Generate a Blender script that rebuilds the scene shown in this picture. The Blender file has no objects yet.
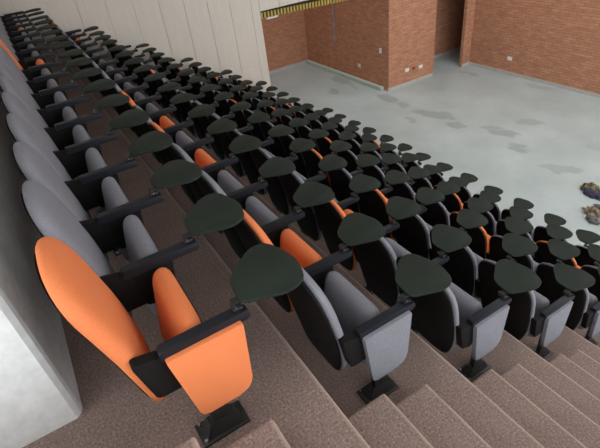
import bpy, bmesh, math, random
from mathutils import Vector, Matrix, noise

scene = bpy.context.scene
COL = scene.collection
random.seed(4)

# ------------------------------------------------------------------ layout
PITCH = 0.55          # seat spacing along a row (x, away from the aisle)
DEPTH = 0.8902        # row to row (towards -y, down to the stage)
RISE = 0.5266         # drop from row to row
ARM_H = 0.61          # armrest top above its tier
Z0 = -ARM_H           # back-row tier
STAGE = -4.296
ROWS = 7
XEND = 9.985          # panelled wall
WIN_X = -4.2          # glazed side of the hall
CEIL = 4.2


# ------------------------------------------------------------------ node helpers
def new_mat(name, rough=0.6, metal=0.0, spec=0.5):
    m = bpy.data.materials.new(name)
    m.use_nodes = True
    nt = m.node_tree
    b = nt.nodes['Principled BSDF']
    b.inputs['Roughness'].default_value = rough
    b.inputs['Metallic'].default_value = metal
    b.inputs['Specular IOR Level'].default_value = spec
    return m, nt, b


def rgb(c):
    return (c[0], c[1], c[2], 1.0)


def tex_coord(nt, scale=(1, 1, 1)):
    tc = nt.nodes.new('ShaderNodeTexCoord')
    mp = nt.nodes.new('ShaderNodeMapping')
    mp.inputs['Scale'].default_value = scale
    nt.links.new(tc.outputs['Object'], mp.inputs['Vector'])
    return mp.outputs['Vector']


def noise_node(nt, vec, scale, detail=3.0, rough=0.6):
    n = nt.nodes.new('ShaderNodeTexNoise')
    n.inputs['Scale'].default_value = scale
    n.inputs['Detail'].default_value = detail
    n.inputs['Roughness'].default_value = rough
    nt.links.new(vec, n.inputs['Vector'])
    return n.outputs['Fac']


def ramp(nt, fac, stops):
    r = nt.nodes.new('ShaderNodeValToRGB')
    els = r.color_ramp.elements
    while len(els) < len(stops):
        els.new(0.5)
    for e, (p, c) in zip(els, stops):
        e.position = p
        e.color = rgb(c)
    nt.links.new(fac, r.inputs['Fac'])
    return r.outputs['Color']


def mix(nt, fac, a, b, mode='MIX'):
    n = nt.nodes.new('ShaderNodeMix')
    n.data_type = 'RGBA'
    n.blend_type = mode
    for sock, v in ((n.inputs[0], fac), (n.inputs[6], a), (n.inputs[7], b)):
        if isinstance(v, (int, float)):
            sock.default_value = v
        elif isinstance(v, tuple):
            sock.default_value = rgb(v)
        else:
            nt.links.new(v, sock)
    return n.outputs[2]


def math_node(nt, op, a, b=None, clamp=False):
    n = nt.nodes.new('ShaderNodeMath')
    n.operation = op
    n.use_clamp = clamp
    for i, v in enumerate((a, b)):
        if v is None:
            continue
        if isinstance(v, (int, float)):
            n.inputs[i].default_value = v
        else:
            nt.links.new(v, n.inputs[i])
    return n.outputs[0]


def bump(nt, bsdf, height, strength=0.3, dist=0.01):
    b = nt.nodes.new('ShaderNodeBump')
    b.inputs['Strength'].default_value = strength
    b.inputs['Distance'].default_value = dist
    nt.links.new(height, b.inputs['Height'])
    nt.links.new(b.outputs['Normal'], bsdf.inputs['Normal'])


def speckled(name, dark, light, scale, rough=0.9, bumpy=0.25, dist=0.003, spec=0.2, broad=0.0):
    m, nt, b = new_mat(name, rough, 0, spec)
    v = tex_coord(nt)
    f = noise_node(nt, v, scale, 2.0, 0.7)
    c = ramp(nt, f, [(0.3, dark), (0.7, light)])
    if broad:
        g = noise_node(nt, v, 1.7, 4.0, 0.6)
        c = mix(nt, broad, c, ramp(nt, g, [(0.35, (0.55, 0.55, 0.55)), (0.65, (1.25, 1.22, 1.2))]), 'MULTIPLY')
    nt.links.new(c, b.inputs['Base Color'])
    bump(nt, b, f, bumpy, dist)
    return m


def plain(name, c, rough=0.5, metal=0.0, spec=0.5, var=0.08):
    m, nt, b = new_mat(name, rough, metal, spec)
    v = tex_coord(nt)
    f = noise_node(nt, v, 9.0, 3.0)
    lo = tuple(x * (1 - var) for x in c)
    hi = tuple(x * (1 + var) for x in c)
    nt.links.new(ramp(nt, f, [(0.3, lo), (0.7, hi)]), b.inputs['Base Color'])
    return m


M = {}
M['grey_fabric'] = speckled('grey_fabric', (0.14, 0.14, 0.16), (0.27, 0.27, 0.30), 330)
M['orange_fabric'] = speckled('orange_fabric', (0.67, 0.18, 0.06), (0.77, 0.232, 0.09), 260, 0.85, 0.12)
M['black_plastic'] = plain('black_plastic', (0.0075, 0.0065, 0.006), 0.65, spec=0.14)
M['arm_plastic'] = plain('arm_plastic', (0.0095, 0.0105, 0.015), 0.45, spec=0.3)
M['tablet_laminate'] = plain('tablet_laminate', (0.017, 0.023, 0.0175), 0.62, spec=0.17, var=0.12)
M['black_metal'] = plain('black_metal', (0.018, 0.017, 0.017), 0.38, 0.0, 0.5)
M['chrome'] = plain('chrome', (0.6, 0.6, 0.6), 0.25, 1.0)
M['white_plastic'] = plain('white_plastic', (0.75, 0.74, 0.70), 0.4)
M['red_plastic'] = plain('red_plastic', (0.42, 0.06, 0.04), 0.4)
M['green_metal'] = plain('green_metal', (0.46, 0.57, 0.48), 0.5)
M['grey_metal'] = plain('grey_metal', (0.36, 0.35, 0.34), 0.4, 0.3)
M['skirting'] = plain('skirting', (0.45, 0.44, 0.41), 0.6)
M['ceiling_paint'] = plain('ceiling_paint', (0.55, 0.54, 0.51), 0.9)
M['window_frame'] = plain('window_frame', (0.2, 0.2, 0.2), 0.5)
M['yellow_paint'] = plain('yellow_paint', (0.50, 0.37, 0.06), 0.5)
M['dark_gap'] = plain('dark_gap', (0.03, 0.025, 0.02), 0.8)
M['wall_paint'] = speckled('wall_paint', (0.74, 0.74, 0.73), (0.86, 0.86, 0.85), 14, 0.85, 0.15, 0.006, 0.2)


def carpet_mat():
    m, nt, b = new_mat('carpet', 0.95, 0, 0.1)
    v = tex_coord(nt)
    f = noise_node(nt, v, 85, 3.0, 0.8)
    c = ramp(nt, f, [(0.3, (0.135, 0.091, 0.078)), (0.52, (0.24, 0.173, 0.15)), (0.72, (0.41, 0.315, 0.28))])
    g = noise_node(nt, v, 2.2, 4.0, 0.65)
    c = mix(nt, 0.55, c, ramp(nt, g, [(0.35, (0.78, 0.77, 0.77)), (0.65, (1.1, 1.08, 1.06))]), 'MULTIPLY')
    # edge highlight painted into the carpet colour along the front edge (each tier's own origin lies on that edge)
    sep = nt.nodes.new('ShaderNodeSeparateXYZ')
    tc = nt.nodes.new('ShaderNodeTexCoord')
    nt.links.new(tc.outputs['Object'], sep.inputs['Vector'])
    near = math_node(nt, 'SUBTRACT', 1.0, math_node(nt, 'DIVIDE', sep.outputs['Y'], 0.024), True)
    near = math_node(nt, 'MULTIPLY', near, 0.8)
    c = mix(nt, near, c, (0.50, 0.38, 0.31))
    nt.links.new(c, b.inputs['Base Color'])
    bump(nt, b, f, 0.5, 0.004)
    return m


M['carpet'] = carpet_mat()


def brick_mat(name, axis):
    m, nt, b = new_mat(name, 0.85, 0, 0.2)
    tc = nt.nodes.new('ShaderNodeTexCoord')
    sep = nt.nodes.new('ShaderNodeSeparateXYZ')
    nt.links.new(tc.outputs['Object'], sep.inputs['Vector'])
    cmb = nt.nodes.new('ShaderNodeCombineXYZ')
    nt.links.new(sep.outputs[axis], cmb.inputs['X'])
    nt.links.new(sep.outputs['Z'], cmb.inputs['Y'])
    br = nt.nodes.new('ShaderNodeTexBrick')
    br.inputs['Scale'].default_value = 1.0
    br.inputs['Brick Width'].default_value = 0.26
    br.inputs['Row Height'].default_value = 0.075
    br.inputs['Mortar Size'].default_value = 0.007
    br.inputs['Mortar Smooth'].default_value = 0.2
    br.inputs['Bias'].default_value = 0.0
    br.inputs['Color1'].default_value = rgb((0.47, 0.225, 0.135))
    br.inputs['Color2'].default_value = rgb((0.56, 0.275, 0.16))
    br.inputs['Mortar'].default_value = rgb((0.34, 0.19, 0.13))
    nt.links.new(cmb.outputs['Vector'], br.inputs['Vector'])
    f = noise_node(nt, cmb.outputs['Vector'], 3.0, 4.0, 0.7)
    c = mix(nt, 0.5, br.outputs['Color'], ramp(nt, f, [(0.3, (0.75, 0.72, 0.7)), (0.7, (1.15, 1.15, 1.15))]), 'MULTIPLY')
    mp = nt.nodes.new('ShaderNodeMapping')
    mp.inputs['Scale'].default_value = (3.8, 13.3, 1)
    nt.links.new(cmb.outputs['Vector'], mp.inputs['Vector'])
    f2 = noise_node(nt, mp.outputs['Vector'], 1.0, 1.0)
    c = mix(nt, 0.45, c, ramp(nt, f2, [(0.35, (0.75, 0.74, 0.73)), (0.62, (1.1, 1.1, 1.1))]), 'MULTIPLY')
    nt.links.new(c, b.inputs['Base Color'])
    bump(nt, b, br.outputs['Fac'], -0.4, 0.006)
    return m


M['brick_x'] = brick_mat('brick_x', 'X')
M['brick_y'] = brick_mat('brick_y', 'Y')


def panel_mat():
    m, nt, b = new_mat('panel_laminate', 0.55, 0, 0.35)
    v = tex_coord(nt, (1, 9, 0.55))
    f = noise_node(nt, v, 2.0, 4.0, 0.6)
    c = ramp(nt, f, [(0.3, (0.63, 0.575, 0.505)), (0.7, (0.68, 0.625, 0.55))])
    nt.links.new(c, b.inputs['Base Color'])
    return m


M['panel'] = panel_mat()


def stage_mat():
    m, nt, b = new_mat('stage_concrete', 0.5, 0, 0.35)
    tc = nt.nodes.new('ShaderNodeTexCoord')
    v = tc.outputs['Object']
    g = noise_node(nt, v, 0.9, 5.0, 0.65)
    c = ramp(nt, g, [(0.3, (0.365, 0.42, 0.41)), (0.55, (0.425, 0.48, 0.47)), (0.75, (0.475, 0.53, 0.52))])
    s = noise_node(nt, v, 45, 3.0, 0.7)
    c = mix(nt, 0.4, c, ramp(nt, s, [(0.3, (0.85, 0.85, 0.85)), (0.7, (1.08, 1.08, 1.08))]), 'MULTIPLY')
    # damp stains: ragged ellipses at their own places (x, y, half length, half width, angle, depth)
    warp = nt.nodes.new('ShaderNodeTexNoise')
    warp.inputs['Scale'].default_value = 3.2
    warp.inputs['Detail'].default_value = 4.0
    nt.links.new(v, warp.inputs['Vector'])
    off = nt.nodes.new('ShaderNodeVectorMath')
    off.operation = 'MULTIPLY_ADD'
    nt.links.new(warp.outputs['Color'], off.inputs[0])
    off.inputs[1].default_value = (0.5, 0.5, 0)
    off.inputs[2].default_value = (-0.25, -0.25, 0)
    ad = nt.nodes.new('ShaderNodeVectorMath')
    ad.operation = 'ADD'
    nt.links.new(v, ad.inputs[0])
    nt.links.new(off.outputs[0], ad.inputs[1])
    total = None
    for (x, y, a, bb, ang, depth) in STAINS:
        mp = nt.nodes.new('ShaderNodeMapping')
        mp.vector_type = 'TEXTURE'
        mp.inputs['Location'].default_value = (x, y, STAGE)
        mp.inputs['Rotation'].default_value = (0, 0, math.radians(ang))
        mp.inputs['Scale'].default_value = (a, bb, 50)
        nt.links.new(ad.outputs[0], mp.inputs['Vector'])
        ln = nt.nodes.new('ShaderNodeVectorMath')
        ln.operation = 'LENGTH'
        nt.links.new(mp.outputs['Vector'], ln.inputs[0])
        mr = nt.nodes.new('ShaderNodeMapRange')
        mr.interpolation_type = 'SMOOTHSTEP'
        mr.inputs['From Min'].default_value = 1.15
        mr.inputs['From Max'].default_value = 0.7
        mr.inputs['To Min'].default_value = 0.0
        mr.inputs['To Max'].default_value = depth
        nt.links.new(ln.outputs['Value'], mr.inputs['Value'])
        total = mr.outputs[0] if total is None else math_node(nt, 'MAXIMUM', total, mr.outputs[0])
    total = math_node(nt, 'MULTIPLY', total, 0.62)
    c = mix(nt, total, c, (0.19, 0.21, 0.19))
    nt.links.new(c, b.inputs['Base Color'])
    r = ramp(nt, g, [(0.3, (0.42,) * 3), (0.7, (0.6,) * 3)])
    nt.links.new(r, b.inputs['Roughness'])
    return m


STAINS = [
    (7.70, -9.0, 0.62, 0.24, 20, 0.7), (7.3, -9.25, 0.35, 0.15, -10, 0.6), (7.84, -8.35, 0.25, 0.12, 0, 0.5),
    (6.74, -8.95, 0.3, 0.17, 0, 0.65), (5.94, -9.45, 0.34, 0.14, 40, 0.6), (5.58, -9.36, 0.42, 0.2, 35, 0.75),
    (4.80, -8.97, 0.27, 0.2, 0, 0.75), (3.6, -8.78, 0.45, 0.2, 30, 0.55), (5.5, -10.35, 0.4, 0.18, 30, 0.5),
    (9.59, -8.95, 0.5, 0.2, 0, 0.75), (8.82, -8.9, 0.25, 0.15, 0, 0.6), (12.0, -8.95, 0.6, 0.2, -5, 0.6),
    (11.3, -8.13, 0.3, 0.2, 0, 0.75), (11.3, -8.86, 0.5, 0.1, -20, 0.45), (9.2, -12.25, 0.4, 0.12, 0, 0.5),
    (6.9, -12.6, 0.5, 0.14, 0, 0.4), (3.4, -10.4, 0.6, 0.15, 40, 0.3),
]
M['stage'] = stage_mat()


def cloth_mat(name, a, b2, scale):
    return speckled(name, a, b2, scale, 0.9, 0.2, 0.004)


# ------------------------------------------------------------------ mesh helpers
def link(name, mesh, parent=None):
    o = bpy.data.objects.new(name, mesh)
    COL.objects.link(o)
    if parent is not None:
        o.parent = parent
    return o


def to_mesh(bm, name, mat, smooth=False, angle=None):
    bmesh.ops.recalc_face_normals(bm, faces=bm.faces)
    me = bpy.data.meshes.new(name)
    bm.to_mesh(me)
    bm.free()
    me.materials.append(mat)
    if smooth:
        for p in me.polygons:
            p.use_smooth = True
        if angle is not None:
            me.set_sharp_from_angle(angle=math.radians(angle))
    return me


def add_box(bm, x0, x1, y0, y1, z0, z1, bev=0.0, seg=2):
    vs = [bm.verts.new((x, y, z)) for x in (x0, x1) for y in (y0, y1) for z in (z0, z1)]
    q = [(0, 1, 3, 2), (4, 6, 7, 5), (0, 4, 5, 1), (2, 3, 7, 6), (0, 2, 6, 4), (1, 5, 7, 3)]
    fs = [bm.faces.new([vs[i] for i in f]) for f in q]
    if bev:
        es = list({e for f in fs for e in f.edges})
        bmesh.ops.bevel(bm, geom=es, offset=bev, segments=seg, profile=0.5, affect='EDGES')


def add_prism(bm, pts, a, b, axis, bev=0.0, seg=2):
    """outline pts extruded from a to b along 'x', 'y' or 'z'"""
    def mk(p, t):
        if axis == 'x':
            return (t, p[0], p[1])
        if axis == 'y':
            return (p[0], t, p[1])
        return (p[0], p[1], t)
    A = [bm.verts.new(mk(p, a)) for p in pts]
    B = [bm.verts.new(mk(p, b)) for p in pts]
    fa = bm.faces.new(A)
    fb = bm.faces.new(list(reversed(B)))
    n = len(pts)
    for i in range(n):
        bm.faces.new((A[i], B[i], B[(i + 1) % n], A[(i + 1) % n]))
    if bev:
        es = list(fa.edges) + list(fb.edges)
        bmesh.ops.bevel(bm, geom=es, offset=bev, segments=seg, profile=0.5, affect='EDGES')


def add_tube(bm, pts, r, n=10):
    pts = [Vector(p) for p in pts]
    rings = []
    for i, p in enumerate(pts):
        d = (pts[min(i + 1, len(pts) - 1)] - pts[max(i - 1, 0)]).normalized()
        u = d.orthogonal().normalized()
        w = d.cross(u)
        rings.append([bm.verts.new(p + (u * math.cos(t) + w * math.sin(t)) * r)
                      for t in [2 * math.pi * k / n for k in range(n)]])
    for a, b in zip(rings, rings[1:]):
        for k in range(n):
            bm.faces.new((a[k], a[(k + 1) % n], b[(k + 1) % n], b[k]))
    bm.faces.new(list(reversed(rings[0])))
    bm.faces.new(rings[-1])


def smooth_closed(pts, n):
    """closed Catmull-Rom through pts, n samples per span"""
    out = []
    L = len(pts)
    for i in range(L):
        p0, p1, p2, p3 = (Vector(pts[(i + k - 1) % L]) for k in range(4))
        for k in range(n):
            t = k / n
            out.append(0.5 * ((2 * p1) + (p2 - p0) * t + (2 * p0 - 5 * p1 + 4 * p2 - p3) * t * t
                              + (3 * p1 - p0 - 3 * p2 + p3) * t ** 3))
    return [(p.x, p.y) for p in out]


def round_poly(pts, r, n=4):
    out = []
    L = len(pts)
    for i in range(L):
        p = Vector(pts[i]); a = Vector(pts[i - 1]); c = Vector(pts[(i + 1) % L])
        rr = r[i] if isinstance(r, (list, tuple)) else r
        if rr <= 0:
            out.append((p.x, p.y)); continue
        s = p + (a - p).normalized() * rr
        e = p + (c - p).normalized() * rr
        for k in range(n + 1):
            t = k / n
            q = s * (1 - t) ** 2 + p * 2 * t * (1 - t) + e * t * t
            out.append((q.x, q.y))
    return out


def pillow(bm, outline, mid, front, back, rings=9, power=6.0, crown=0.0):
    """outline in (x, z); mid(z) gives y of the centre plane; front/back are half depths
    towards -y/+y; the rim is rounded, crown adds belly to the front"""
    cx = sum(p[0] for p in outline) / len(outline)
    cz = sum(p[1] for p in outline) / len(outline)
    n = len(outline)

    def layer(sign, depth):
        layers = []
        for i in range(1, rings + 1):
            s = math.sin(0.5 * math.pi * i / rings)
            h = (1 - s ** power) ** 0.5
            ring = []
            for (x, z) in outline:
                X = cx + (x - cx) * s
                Z = cz + (z - cz) * s
                extra = crown * (1 - s * s) if sign < 0 else 0.0
                ring.append((X, mid(Z) + sign * (depth * h + extra), Z))
            layers.append(ring)
        return layers

    f = layer(-1, front)
    b = layer(1, back)
    rim = [bm.verts.new(p) for p in f[-1]]

    def build(layers, sign, depth):
        vr = [[bm.verts.new(p) for p in ring] for ring in layers[:-1]] + [rim]
        extra = crown if sign < 0 else 0.0
        c = bm.verts.new((cx, mid(cz) + sign * (depth + extra), cz))
        for k in range(n):
            bm.faces.new((c, vr[0][k], vr[0][(k + 1) % n]))
        for a, d in zip(vr, vr[1:]):
            for k in range(n):
                bm.faces.new((a[k], d[k], d[(k + 1) % n], a[(k + 1) % n]))

    build(f, -1, front)
    build(b, 1, back)


def struct(name, me, loc=(0, 0, 0), label=None, cat=None):
    o = link(name, me)
    o.location = loc
    o['kind'] = 'structure'
    if label:
        o['label'] = label
    if cat:
        o['category'] = cat
    return o


def tag(o, label, cat, group=None):
    o['label'] = label
    o['category'] = cat
    if group:
        o['group'] = group
    return o


def thing(name, label, cat, loc, group=None):
    o = bpy.data.objects.new(name, None)
    COL.objects.link(o)
    o.location = loc
    o.empty_display_size = 0.1
    return tag(o, label, cat, group)


# ------------------------------------------------------------------ the setting
def box_struct(name, x0, x1, y0, y1, z0, z1, mat, label, cat, bev=0.0, origin=None):
    ox, oy, oz = origin if origin else (0, 0, 0)
    bm = bmesh.new()
    add_box(bm, x0 - ox, x1 - ox, y0 - oy, y1 - oy, z0 - oz, z1 - oz, bev)
    return struct(name, to_mesh(bm, name, M[mat]), (ox, oy, oz), label, cat)


ROWNAME = ['the back row', 'the second row from the back', 'the third row from the back',
           'the middle row', 'the third row from the front', 'the second row from the front',
           'the front row by the stage']
bm = bmesh.new()
add_box(bm, WIN_X - 0.2, 16.2, -16.0, -0.6, STAGE - 0.3, STAGE)
struct('floor', to_mesh(bm, 'floor', M['stage']), (0, 0, 0), 'stained grey concrete stage floor below the seats', 'floor')

for r in range(ROWS):
    yb = 0.64 - DEPTH * r
    yf = yb - DEPTH
    z = Z0 - RISE * r
    back = yb + 0.0 if r else 3.2
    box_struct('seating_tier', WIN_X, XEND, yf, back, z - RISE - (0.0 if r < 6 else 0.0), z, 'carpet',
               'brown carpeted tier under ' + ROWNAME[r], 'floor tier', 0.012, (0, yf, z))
    # two intermediate aisle steps
    for k, (ya, yb2, up) in enumerate(((0.352, 0.64, 2), (0.055, 0.352, 1))):
        y0 = ya - DEPTH * r
        y1 = yb2 - DEPTH * r + (0.0 if (k == 1 or r) else 0.0)
        zt = z + up * RISE / 3
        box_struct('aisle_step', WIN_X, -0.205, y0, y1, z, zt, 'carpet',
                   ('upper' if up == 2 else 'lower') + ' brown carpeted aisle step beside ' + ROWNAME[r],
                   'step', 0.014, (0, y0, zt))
# last riser block down to the stage
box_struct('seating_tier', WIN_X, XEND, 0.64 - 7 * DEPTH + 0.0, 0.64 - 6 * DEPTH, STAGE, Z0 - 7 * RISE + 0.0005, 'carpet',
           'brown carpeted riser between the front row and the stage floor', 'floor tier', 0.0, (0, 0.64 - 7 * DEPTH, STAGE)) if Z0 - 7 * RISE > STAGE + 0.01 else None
# upper landing behind the aisle
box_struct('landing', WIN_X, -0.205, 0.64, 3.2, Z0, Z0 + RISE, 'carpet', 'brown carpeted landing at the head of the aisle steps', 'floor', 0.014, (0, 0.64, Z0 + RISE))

# rear wall behind the back row, its chamfered end faces the aisle
bm = bmesh.new()
wx, wy = 0.44, 0.76
outline = [(wx + 0.045, wy), (wx + 0.02, wy + 0.008), (wx, wy + 0.03), (wx, 3.2), (XEND, 3.2), (XEND, wy)]
add_prism(bm, outline, Z0, CEIL, 'z')
struct('wall_back', to_mesh(bm, 'wall_back', M['wall_paint']), (0, 0, 0), 'pale painted rear wall close behind the back row', 'wall')

# panelled side wall with grooves between the boards
bm = bmesh.new()
PW_END = -5.14
cols = [0.127 - 0.5600 * i for i in range(-5, 10)]
cols = [c for c in cols if c > PW_END + 0.05]
edges_y = [3.2] + sorted([c for c in cols if c < 3.1], reverse=True) + [PW_END]
zs = [STAGE, -2.35, 0.05, 2.5, CEIL]
g = 0.0055
add_box(bm, XEND + 0.012, XEND + 0.2, PW_END, 3.2, STAGE, CEIL)
for ya, yb in zip(edges_y, edges_y[1:]):
    for za, zb in zip(zs, zs[1:]):
        add_box(bm, XEND, XEND + 0.02, yb + (g if yb > PW_END else 0), ya - g, za + g, zb - g, 0.002, 1)
struct('wall_left', to_mesh(bm, 'wall_left', M['panel']), (0, 0, 0), 'beige panelled side wall with fine vertical grooves', 'wall')
# header above the recess, same boards
bm = bmesh.new()
hy = [PW_END] + [PW_END - 0.57 * i for i in range(1, 8)] + [-9.35]
for ya, yb in zip(hy, hy[1:]):
    add_box(bm, XEND, XEND + 0.2, yb + g, ya - g, -1.03, CEIL, 0.002, 1)
struct('wall_header', to_mesh(bm, 'wall_header', M['panel']), (0, 0, 0), 'beige panelled header over the brick recess', 'wall')

# brick walls round the recess, the block, the doorway and the far side
box_struct('wall_recess', 14.85, 15.05, -9.35, -3.0, STAGE, CEIL, 'brick_y', 'brick end wall of the recess behind the panelled wall', 'wall')
box_struct('wall_alcove', XEND + 0.2, 15.2, -3.0, -2.8, STAGE, CEIL, 'brick_x', 'brick wall at the hidden side of the recess', 'wall')
BX = 9.985
BY = -9.35
bm = bmesh.new()
add_prism(bm, [(BX, BY), (15.2, BY), (15.2, BY - 0.25), (BX + 0.005, BY - 0.25)], STAGE, CEIL, 'z')
struct('wall_block', to_mesh(bm, 'wall_block', M['brick_x']), (0, 0, 0), 'brick wall with conduit at the right of the recess', 'wall')
GY0, GY1 = -11.32, -12.56
box_struct('wall_pier', BX, BX + 0.25, GY0, BY - 0.0005, STAGE, CEIL, 'brick_y', 'brick pier face between the recess and the dark doorway', 'wall')
box_struct('wall_corner', BX - 0.14, BX - 0.02, -12.93, GY1, STAGE, CEIL, 'brick_y', 'narrow brick return right of the dark doorway', 'wall')
box_struct('wall_passage', 11.25, 11.45, -15.5, BY - 0.25, STAGE, CEIL, 'brick_y', 'brick wall deep inside the dark doorway', 'wall')
box_struct('wall_right', WIN_X - 0.2, BX - 0.02, -13.2, -12.93, STAGE, CEIL, 'brick_x', 'long orange brick wall beyond the stage floor', 'wall')

box_struct('wall_far_passage', BX - 0.02, 11.45, -15.7, -15.5, STAGE, CEIL, 'brick_x', 'unseen brick wall added to close the passage against stray light', 'wall')  # unseen end wall added to stop light leaking into the passage
box_struct('wall_passage_side', BX - 0.22, BX - 0.02, -15.5, -13.2, STAGE, CEIL, 'brick_y', 'brick wall of the passage behind the far wall', 'wall')
box_struct('added_passage_ceiling', BX + 0.02, 11.25, -15.5, GY0, -1.9, -1.7, 'brick_x', 'unseen low ceiling added to darken the doorway in the brick wall', 'doorway')  # out-of-view ceiling added to keep daylight out of the passage
box_struct('wall_lintel', BX, BX + 0.25, GY1, GY0, -1.7, CEIL, 'brick_y', 'unseen brick lintel added above the doorway to darken it', 'wall')  # added above the view, shades the passage together with its ceiling
# skirtings
box_struct('baseboard_recess', 14.82, 14.85, BY, -3.0, STAGE, STAGE + 0.11, 'skirting', 'pale skirting of the recess end wall', 'baseboard')
box_struct('baseboard_pier', BX - 0.02, BX, GY0, BY + 0.02, STAGE, STAGE + 0.10, 'skirting', 'pale skirting of the brick pier', 'baseboard')
box_struct('baseboard_passage', 11.22, 11.25, -15.3, BY - 0.25, STAGE, STAGE + 0.12, 'skirting', 'pale skirting inside the dark doorway', 'baseboard')
box_struct('baseboard_right', WIN_X, BX - 0.14, -12.93, -12.905, STAGE, STAGE + 0.10, 'skirting', 'pale skirting along the far brick wall', 'baseboard')
box_struct('baseboard_corner', BX - 0.16, BX - 0.14, -12.905, GY1, STAGE, STAGE + 0.10, 'skirting', 'pale skirting of the narrow brick return', 'baseboard')

# ceiling, and the glazed side behind the camera that lets the daylight in
bm = bmesh.new()
SKX0, SKX1, SKY0, SKY1 = -3.6, 9.4, -12.6, -7.2  # roof opening added out of view to brighten the stage
add_box(bm, WIN_X - 0.2, XEND + 0.2, SKY1, 3.4, CEIL, CEIL + 0.2)
add_box(bm, WIN_X - 0.2, 15.2, -13.25, SKY0, CEIL, CEIL + 0.2)
add_box(bm, XEND + 0.2, 15.2, -4.4, -2.8, CEIL, CEIL + 0.2)
add_box(bm, XEND + 0.2, 15.2, SKY0, -8.9, CEIL, CEIL + 0.2)
add_box(bm, WIN_X - 0.2, SKX0, SKY0, SKY1, CEIL, CEIL + 0.2)
add_box(bm, SKX1, XEND + 0.2, SKY0, SKY1, CEIL, CEIL + 0.2)
struct('ceiling', to_mesh(bm, 'ceiling', M['ceiling_paint']), (0, 0, 0), 'plain pale ceiling with added rooflight openings over the stage and recess', 'ceiling')
bm = bmesh.new()
xx = SKX0
while xx < SKX1 + 0.01:
    add_box(bm, xx - 0.04, xx + 0.04, SKY0, SKY1, CEIL, CEIL + 0.14)
    xx += 1.3
for xx in (10.9, 12.5, 14.1):  # bars of the unseen roof opening added to brighten the recess
    add_box(bm, xx - 0.04, xx + 0.04, -8.9, -4.4, CEIL, CEIL + 0.14)
struct('added_rooflight', to_mesh(bm, 'added_rooflight', M['window_frame']), (0, 0, 0), 'unseen rooflight frame added over the stage floor and recess', 'window')
bm = bmesh.new()
for y in [3.2 - 2.04 * i for i in range(9)]:
    add_box(bm, WIN_X - 0.12, WIN_X, y - 0.14, y, STAGE, CEIL)
for z in (STAGE + 0.05, -1.9, 0.9, CEIL - 0.12):
    add_box(bm, WIN_X - 0.1, WIN_X - 0.02, -13.0, 3.2, z - 0.05, z + 0.05)
struct('window_1', to_mesh(bm, 'window_1', M['window_frame']), (0, 0, 0), 'tall framed glazing along the open side of the hall', 'window')
box_struct('wall_rear', wx, XEND + 0.2, 3.2, 3.4, STAGE, CEIL, 'wall_paint', 'plain wall behind the landing', 'wall')

# ------------------------------------------------------------------ chair meshes (chair frame: origin on the tier, under the seat)
OX, OY, OZ = 0.275, 0.23, -ARM_H     # chair origin in arm frame (arm tip of its right arm = 0,0,0)


def shift(bm):
    bmesh.ops.translate(bm, verts=bm.verts, vec=(-OX, -OY, -OZ))


HALF = [(-0.425, 0.0), (-0.42, 0.10), (-0.39, 0.17), (-0.27, 0.220), (-0.12, 0.245), (0.03, 0.253), (0.15, 0.257),
        (0.24, 0.253), (0.303, 0.231), (0.35, 0.182), (0.38, 0.10), (0.388, 0.0)]


def back_outline(sx=1.0, sz=1.0, zc=0.0):
    right = [(OX + h * sx, zc + (z - zc) * sz) for z, h in HALF]
    left = [(OX - h * sx, zc + (z - zc) * sz) for z, h in reversed(HALF[1:-1])]
    return smooth_closed(right + left, 2)


def back_mid(z):
    pts = ((-0.45, 0.388), (-0.25, 0.402), (-0.05, 0.432), (0.15, 0.476), (0.42, 0.545))
    for (za, ya), (zb, yb) in zip(pts, pts[1:]):
        if z <= zb:
            return ya + (yb - ya) * (z - za) / (zb - za)
    return pts[-1][1]


def me_backrest(mat, depth=0.020):
    bm = bmesh.new()
    pillow(bm, back_outline(), back_mid, 0.040, depth, 12, 12.0, 0.006)
    shift(bm)
    return to_mesh(bm, 'backrest', mat, True)


def me_back_shell(sx=0.965, off=0.021, depth=0.046):
    bm = bmesh.new()
    pillow(bm, back_outline(sx, 1.0 if sx > 0.9 else 0.93), lambda z: back_mid(z) + off, 0.003, depth, 9, 2.0)
    shift(bm)
    return to_mesh(bm, 'back_shell', M['black_plastic'], True)


def seat_mid(z):
    return 0.172 + (-0.045 - z) * 0.17


def seat_outline(grow=0.0):
    x0, x1, z0, z1 = 0.055 - grow, 0.515 + grow, -0.43 - grow, -0.035 + grow
    return round_poly([(x0, z0), (x1, z0), (x1, z1), (x0, z1)], [0.05, 0.05, 0.055, 0.055], 5)


def dens(pts, m=3):
    out = []
    for a, b in zip(pts, pts[1:] + pts[:1]):
        a = Vector(a); b = Vector(b)
        k = max(1, int((b - a).length / 0.05))
        for i in range(k):
            q = a.lerp(b, i / k)
            out.append((q.x, q.y))
    return out


def me_seat(mat):
    bm = bmesh.new()
    pillow(bm, dens(seat_outline()), seat_mid, 0.05, 0.052, 11, 9.0)
    shift(bm)
    return to_mesh(bm, 'seat', mat, True)


def me_seat_shell():
    bm = bmesh.new()
    pillow(bm, dens(seat_outline(-0.045)), lambda z: seat_mid(z) - 0.047, 0.018, 0.004, 6, 4.0)
    shift(bm)
    return to_mesh(bm, 'seat_shell', M['black_plastic'], True)


def me_armrest(off=0.0):
    bm = bmesh.new()
    prof = round_poly([(0.352, -0.042), (-0.014, -0.044), (-0.014, 0.002), (0.352, 0.002)], [0.006, 0.010, 0.014, 0.010], 4)
    add_prism(bm, prof, off - 0.025, off + 0.025, 'x', 0.011, 3)
    shift(bm)
    return to_mesh(bm, 'armrest', M['arm_plastic'], True, 50)


PANEL = [(0.335, -0.025), (0.12, -0.025), (0.145, -0.225), (0.30, -0.25)]


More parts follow.
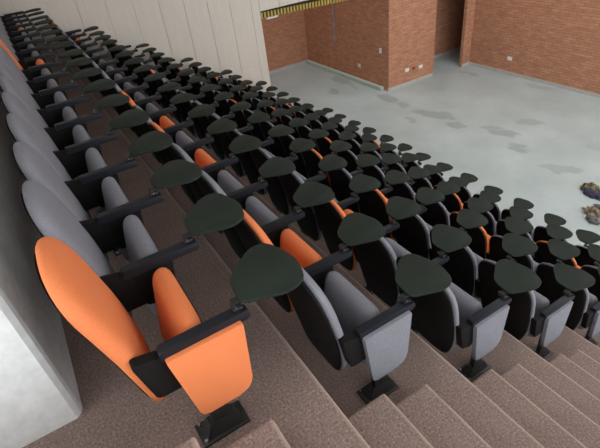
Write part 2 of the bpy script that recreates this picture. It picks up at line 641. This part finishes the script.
def me_side_panel(off=0.0):
    bm = bmesh.new()
    pts = round_poly(PANEL, [0.005, 0.02, 0.04, 0.03], 6)
    add_prism(bm, pts, off - 0.013, off + 0.014, 'x', 0.004, 2)
    # plate reaching back to the backrest
    pts = round_poly([(0.455, -0.0), (0.32, -0.03), (0.30, -0.225), (0.415, -0.225)], [0.02, 0.004, 0.004, 0.02], 4)
    add_prism(bm, pts, off - 0.016, off + 0.030, 'x', 0.004, 2)
    shift(bm)
    return to_mesh(bm, 'side_panel', M['black_plastic'], True, 40)


def me_end_panel(mat):
    bm = bmesh.new()
    pts = round_poly([(0.34, -0.03), (0.028, -0.03), (0.052, -0.42), (0.292, -0.42)], [0.01, 0.01, 0.075, 0.03], 6)
    add_prism(bm, pts, -0.048, -0.013, 'x', 0.007, 3)
    shift(bm)
    return to_mesh(bm, 'end_panel', mat, True, 50)


def me_pedestal(off=0.0):
    bm = bmesh.new()
    add_box(bm, off - 0.02, off + 0.02, 0.175, 0.262, -0.575, -0.20, 0.008)
    # flared foot
    lo = [(-0.048, 0.135), (0.048, 0.135), (0.048, 0.315), (-0.048, 0.315)]
    hi = [(-0.024, 0.162), (0.024, 0.162), (0.024, 0.278), (-0.024, 0.278)]
    A = [bm.verts.new((off + x, y, -0.596)) for x, y in lo]
    B = [bm.verts.new((off + x, y, -0.535)) for x, y in hi]
    bm.faces.new(A)
    bm.faces.new(list(reversed(B)))
    for i in range(4):
        bm.faces.new((A[i], A[(i + 1) % 4], B[(i + 1) % 4], B[i]))
    add_box(bm, off - 0.062, off + 0.062, 0.115, 0.338, -0.61, -0.595, 0.004)
    shift(bm)
    return to_mesh(bm, 'pedestal', M['black_metal'], True, 35)


def me_bolt(x, y):
    bm = bmesh.new()
    bmesh.ops.create_cone(bm, cap_ends=True, segments=8, radius1=0.011, radius2=0.008, depth=0.014,
                          matrix=Matrix.Translation((x, y, -0.588)))
    shift(bm)
    return to_mesh(bm, 'bolt', M['chrome'], True, 40)


TAB = round_poly([(-0.008, 0.006), (0.135, -0.002), (0.262, -0.150), (0.268, -0.238), (0.085, -0.300), (-0.045, -0.266),
                  (-0.068, -0.180)], [0.03, 0.05, 0.04, 0.045, 0.06, 0.04, 0.04], 5)



def me_tablet():
    bm = bmesh.new()
    add_prism(bm, TAB, 0.026, 0.040, 'z', 0.005, 2)
    return to_mesh(bm, 'tablet', M['tablet_laminate'], True, 50)


def me_hinge():
    bm = bmesh.new()
    add_box(bm, -0.022, 0.03, -0.012, 0.03, 0.001, 0.012, 0.003)
    add_tube(bm, [(-0.02, 0.016, 0.014), (0.034, 0.016, 0.014)], 0.009, 10)
    add_box(bm, 0.0, 0.034, -0.07, 0.012, 0.013, 0.0238, 0.002)
    return to_mesh(bm, 'hinge', M['black_metal'], True, 40)


def me_hinge_pin():
    bm = bmesh.new()
    add_tube(bm, [(-0.026, 0.016, 0.014), (0.04, 0.016, 0.014)], 0.0045, 8)
    return to_mesh(bm, 'hinge_pin', M['chrome'], True, 40)


ME = {
    'back': {'grey': me_backrest(M['grey_fabric']), 'orange': me_backrest(M['orange_fabric'])},
    'seat': {'grey': me_seat(M['grey_fabric']), 'orange': me_seat(M['orange_fabric'])},
    'end': {'grey': me_end_panel(M['grey_fabric']), 'orange': me_end_panel(M['orange_fabric'])},
    'thick_back': {'grey': me_backrest(M['grey_fabric'], 0.040), 'orange': me_backrest(M['orange_fabric'], 0.040)},
    'thin_shell': me_back_shell(0.84, 0.038, 0.022),
    'shell': me_back_shell(), 'seat_shell': me_seat_shell(), 'arm': me_armrest(), 'panel': me_side_panel(),
    'ped': me_pedestal(), 'tablet': me_tablet(), 'hinge': me_hinge(), 'pin': me_hinge_pin(),
    'bolt_a': me_bolt(-0.045, 0.318), 'bolt_b': me_bolt(0.045, 0.318),
    'arm2': me_armrest(PITCH), 'panel2': me_side_panel(PITCH), 'ped2': me_pedestal(PITCH),
}

ORD = ['', 'first', 'second', 'third', 'fourth', 'fifth', 'sixth', 'seventh', 'eighth', 'ninth', 'tenth', 'eleventh',
       'twelfth', 'thirteenth', 'fourteenth', 'fifteenth', 'sixteenth', 'seventeenth', 'eighteenth']
ORANGE = {(1, 1), (1, 10), (2, 2), (2, 5), (2, 7), (2, 17), (3, 3), (3, 12), (4, 4), (4, 6), (4, 10), (4, 15),
          (5, 3), (5, 8), (5, 11), (5, 16), (6, 2), (6, 5), (6, 13), (6, 17), (7, 10)}
ORANGE_SEAT = {(1, 15)}
COUNT = {1: 18, 2: 18, 3: 18, 4: 18, 5: 18, 6: 18, 7: 15}


def chair(r, j):
    col = 'orange' if (r, j) in ORANGE else 'grey'
    row = ROWNAME[r - 1]
    n = COUNT[r]
    if j == 1:
        place = 'at the aisle end of ' + row
        if (r, j) == (1, 1):
            place = 'with orange end panel at the aisle end of ' + row
        else:
            place = 'at the aisle end of ' + row
    elif j == n:
        place = 'at the wall end of ' + row
    else:
        place = ORD[j] + ' from the aisle steps in ' + row
    seat_col = 'orange' if (r, j) in ORANGE_SEAT else col
    if seat_col != col:
        place = 'with orange seat, ' + place
    label = f'{col} tablet chair {place}'
    x = (j - 1) * PITCH
    y = -(r - 1) * DEPTH
    z = -(r - 1) * RISE
    t = thing('auditorium_chair', label, 'chair', (x + OX, y + OY, z + OZ), 'tablet chairs in the tiered rows')
    b = link('backrest', ME['thick_back' if r == 1 else 'back'][col], t)
    sh = link('back_shell', ME['thin_shell' if r == 1 else 'shell'], t)
    s = link('seat', ME['seat'][seat_col], t)
    if seat_col != col:
        s['label'] = 'orange seat'
    if r == 1:      # the back row leans a little further, close to the wall
        b.location = sh.location = (0.0, 0.02, 0)
        s.location = (0.002, 0.022, 0.012)
    link('seat_shell', ME['seat_shell'], s)
    link('side_panel', ME['panel'], t)
    link('armrest', ME['arm'], t)
    p = link('pedestal', ME['ped'], t)
    if r <= 4:
        link('bolt', ME['bolt_a'], p)
        link('bolt', ME['bolt_b'], p)
    if j == 1:
        e = link('end_panel', ME['end'][col], t)
    tb = link('tablet', ME['tablet'], t)
    tb.location = (-OX, -OY, -OZ)
    tb.rotation_euler = (math.radians(random.uniform(-1.5, 1.5)), math.radians(random.uniform(-1.5, 1.5)),
                         math.radians(random.uniform(-6, 6)))
    h = link('hinge', ME['hinge'], tb)
    h.location = (0.015, 0.012, 0.001)
    if r <= 3:
        link('hinge_pin', ME['pin'], tb).location = (0.015, 0.012, 0.001)
    if j == n:
        link('side_panel', ME['panel2'], t)
        link('armrest', ME['arm2'], t)
        link('pedestal', ME['ped2'], t)
    return t


for r in range(1, ROWS + 1):
    for j in range(1, COUNT[r] + 1):
        chair(r, j)

# ------------------------------------------------------------------ small fittings on the brick walls
def plate(name, axis, pos, w, h, mat, label, cat, key=True):
    """wall plate; axis is the outward direction of the wall"""
    t = thing(name, label, cat, pos)
    bm = bmesh.new()
    bm2 = bmesh.new()
    if axis == '+y':
        add_box(bm, -w / 2, w / 2, 0, 0.018, -h / 2, h / 2, 0.004)
        add_box(bm2, -w / 5, w / 5, 0.017, 0.026, -h / 5, h / 5, 0.002)
    else:
        add_box(bm, -0.018, 0, -w / 2, w / 2, -h / 2, h / 2, 0.004)
        add_box(bm2, -0.026, -0.017, -w / 5, w / 5, -h / 5, h / 5, 0.002)
    link('face_plate', to_mesh(bm, name, mat), t)
    link('rocker' if 'switch' in name else 'socket_insert', to_mesh(bm2, name + '_key', mat), t)
    return t


plate('light_switch', '+y', (10.37, BY, -3.06), 0.10, 0.16, M['white_plastic'], 'white light switch on the brick wall near the pier corner', 'switch')
plate('wall_socket', '+y', (11.50, BY, -3.75), 0.14, 0.12, M['white_plastic'], 'white socket low on the brick wall above the green duct', 'socket')
plate('wall_socket', '-x', (BX, -10.13, -3.79), 0.16, 0.11, M['white_plastic'], 'white socket left of the red one on the brick pier', 'socket')
plate('wall_socket', '-x', (BX, -10.73, -3.83), 0.16, 0.11, M['white_plastic'], 'white socket right of the red one, by the dark doorway', 'socket')
plate('wall_socket', '-x', (BX, -10.43, -3.81), 0.11, 0.09, M['red_plastic'], 'small red socket between two white ones on the brick pier', 'socket')
plate('wall_socket', '+y', (8.24, -12.93, -3.78), 0.17, 0.11, M['white_plastic'], 'white socket alone on the long far brick wall', 'socket')

t = thing('cable_conduit', 'grey vertical cable conduit with junction boxes on the recess brick wall', 'conduit', (12.85, BY, -3.08))
bm = bmesh.new()
add_tube(bm, [(0, 0.03, 0.0), (0, 0.03, 3.2)], 0.022, 10)
link('pipe', to_mesh(bm, 'pipe', M['grey_metal'], True, 40), t)
for zz, hh in ((0.0, 0.16), (0.48, 0.13)):
    bm = bmesh.new()
    add_box(bm, -0.055, 0.055, 0.0, 0.07, zz - hh / 2, zz + hh / 2, 0.008)
    link('junction_box', to_mesh(bm, 'junction_box', M['grey_metal']), t)

bm = bmesh.new()
add_box(bm, 10.2, 14.80, BY + 0.012, BY + 0.15, STAGE, STAGE + 0.115, 0.01)
tag(link('cable_duct', to_mesh(bm, 'cable_duct', M['green_metal'])), 'long pale green floor duct along the foot of the recess brick wall', 'duct')

# ribbed yellow shutter hanging below the header
t = thing('folding_shutter', 'yellow ribbed shutter edge hanging under the beige header above the recess', 'shutter', (XEND + 0.1, -7.24, -1.24))
t.rotation_euler = (math.radians(1.6), 0, 0)
bm = bmesh.new()
add_box(bm, -0.06, 0.04, -2.1, 2.08, 0.112, 0.15)
add_box(bm, -0.02, 0.04, -2.1, 2.08, -0.02, 0.112)
link('shutter_track', to_mesh(bm, 'shutter_track', M['dark_gap']), t)
bm = bmesh.new()
y = -2.1
while y < 2.05:
    add_box(bm, -0.05, 0.0, y, y + 0.055, -0.03, 0.115, 0.008)
    y += 0.098
link('ribs', to_mesh(bm, 'ribs', M['yellow_paint']), t)
bm = bmesh.new()
add_box(bm, -0.17, 0.17, -0.03, 0.03, -0.02, 0.02, 0.008)
o = tag(link('lamp_batten', to_mesh(bm, 'lamp_batten', M['white_plastic'])), 'short white batten under the left end of the yellow ribbed shutter', 'lamp')
o.location = (XEND + 0.09, -5.5, -1.25)
o.rotation_euler = (0, 0, math.radians(90))


# ------------------------------------------------------------------ cloth bundles on the stage floor
def lump(name, loc, size, mat, seed, rot=0.0, rough=0.55):
    bm = bmesh.new()
    bmesh.ops.create_icosphere(bm, subdivisions=4, radius=1.0)
    for v in bm.verts:
        p = v.co.copy()
        n = noise.fractal(p * 1.6 + Vector((seed * 7.1, seed * 3.3, 0)), 0.9, 2.0, 4)
        q = p * (1 + rough * n)
        q.z = max(q.z, -0.55)
        v.co = Vector((q.x * size[0], q.y * size[1], (q.z + 0.55) * size[2]))
    me = to_mesh(bm, name, mat, True)
    o = link(name, me)
    o.location = loc
    o.rotation_euler = (0, 0, math.radians(rot))
    return o


M['cloth_speck'] = cloth_mat('cloth_speck', (0.012, 0.010, 0.011), (0.36, 0.31, 0.17), 11)
M['cloth_purple'] = cloth_mat('cloth_purple', (0.03, 0.03, 0.05), (0.085, 0.08, 0.125), 20)
M['cloth_pink'] = cloth_mat('cloth_pink', (0.16, 0.06, 0.05), (0.32, 0.15, 0.13), 18)
M['cloth_tan'] = cloth_mat('cloth_tan', (0.03, 0.025, 0.02), (0.48, 0.37, 0.24), 14)
M['cloth_grey'] = cloth_mat('cloth_grey', (0.05, 0.05, 0.055), (0.22, 0.21, 0.2), 30)

CAMC = Vector((-1.2564, 0.3509, 1.2839))
BUNDLES = []
t = thing('cloth_bundle', 'crumpled dark, yellow-flecked and purple cloth bundle on the grey stage floor', 'bundle', (2.53, -8.40, STAGE))
for nm, off, size, mk, sd in (('patterned_cloth', (0.14, -0.03, 0), (0.17, 0.11, 0.10), 'cloth_speck', 1),
                              ('purple_cloth', (0.0, 0.10, 0), (0.20, 0.09, 0.075), 'cloth_purple', 2),
                              ('pink_cloth', (-0.16, -0.05, 0), (0.19, 0.10, 0.08), 'cloth_pink', 3)):
    o = lump(nm, off, size, M[mk], sd)
    o.parent = t
tag(lump('cloth_scrap', (2.22, -7.99, STAGE), (0.10, 0.05, 0.04), M['cloth_grey'], 4), 'small grey scrap right below the purple bundle on the stage floor', 'scrap')
tag(lump('cloth_bundle', (2.16, -7.72, STAGE), (0.2, 0.075, 0.09), M['cloth_tan'], 5, 10), 'tan speckled cloth bundle on the stage floor nearest the front row', 'bundle')
tag(lump('cloth_bundle', (2.06, -7.50, STAGE), (0.14, 0.07, 0.07), M['cloth_grey'], 6, -10, 0.2), 'dark grey lump beside the tan bundle on the stage floor', 'bundle')

# ------------------------------------------------------------------ camera
Rm = ((-0.5244767, -0.8444776, -0.1085440), (-0.4536013, 0.3850247, -0.8037424), (0.7205346, -0.3723083, -0.5849926))
cam = bpy.data.cameras.new('camera')
co = bpy.data.objects.new('camera', cam)
COL.objects.link(co)
right, down, fwd = (Vector(v).normalized() for v in Rm)
mat = Matrix((right, -down, -fwd)).transposed().to_4x4()
mat.translation = CAMC
co.matrix_world = mat
cam.sensor_width = 36
cam.sensor_fit = 'HORIZONTAL'
cam.lens = 456.28 * 36 / 600
cam.clip_start = 0.05
scene.camera = co

# ------------------------------------------------------------------ light: overcast daylight through the glazed side
w = bpy.data.worlds.new('world')
scene.world = w
w.use_nodes = True
bg = w.node_tree.nodes['Background']
bg.inputs['Color'].default_value = (0.93, 0.97, 1.0, 1)
bg.inputs['Strength'].default_value = 2.0

vs = scene.view_settings
vs.view_transform = 'Standard'
vs.look = 'None'
vs.gamma = 1.0
vs.use_curve_mapping = False
vs.exposure = 0.6
scene.cycles.max_bounces = 8
scene.cycles.diffuse_bounces = 5
scene.cycles.use_denoising = True
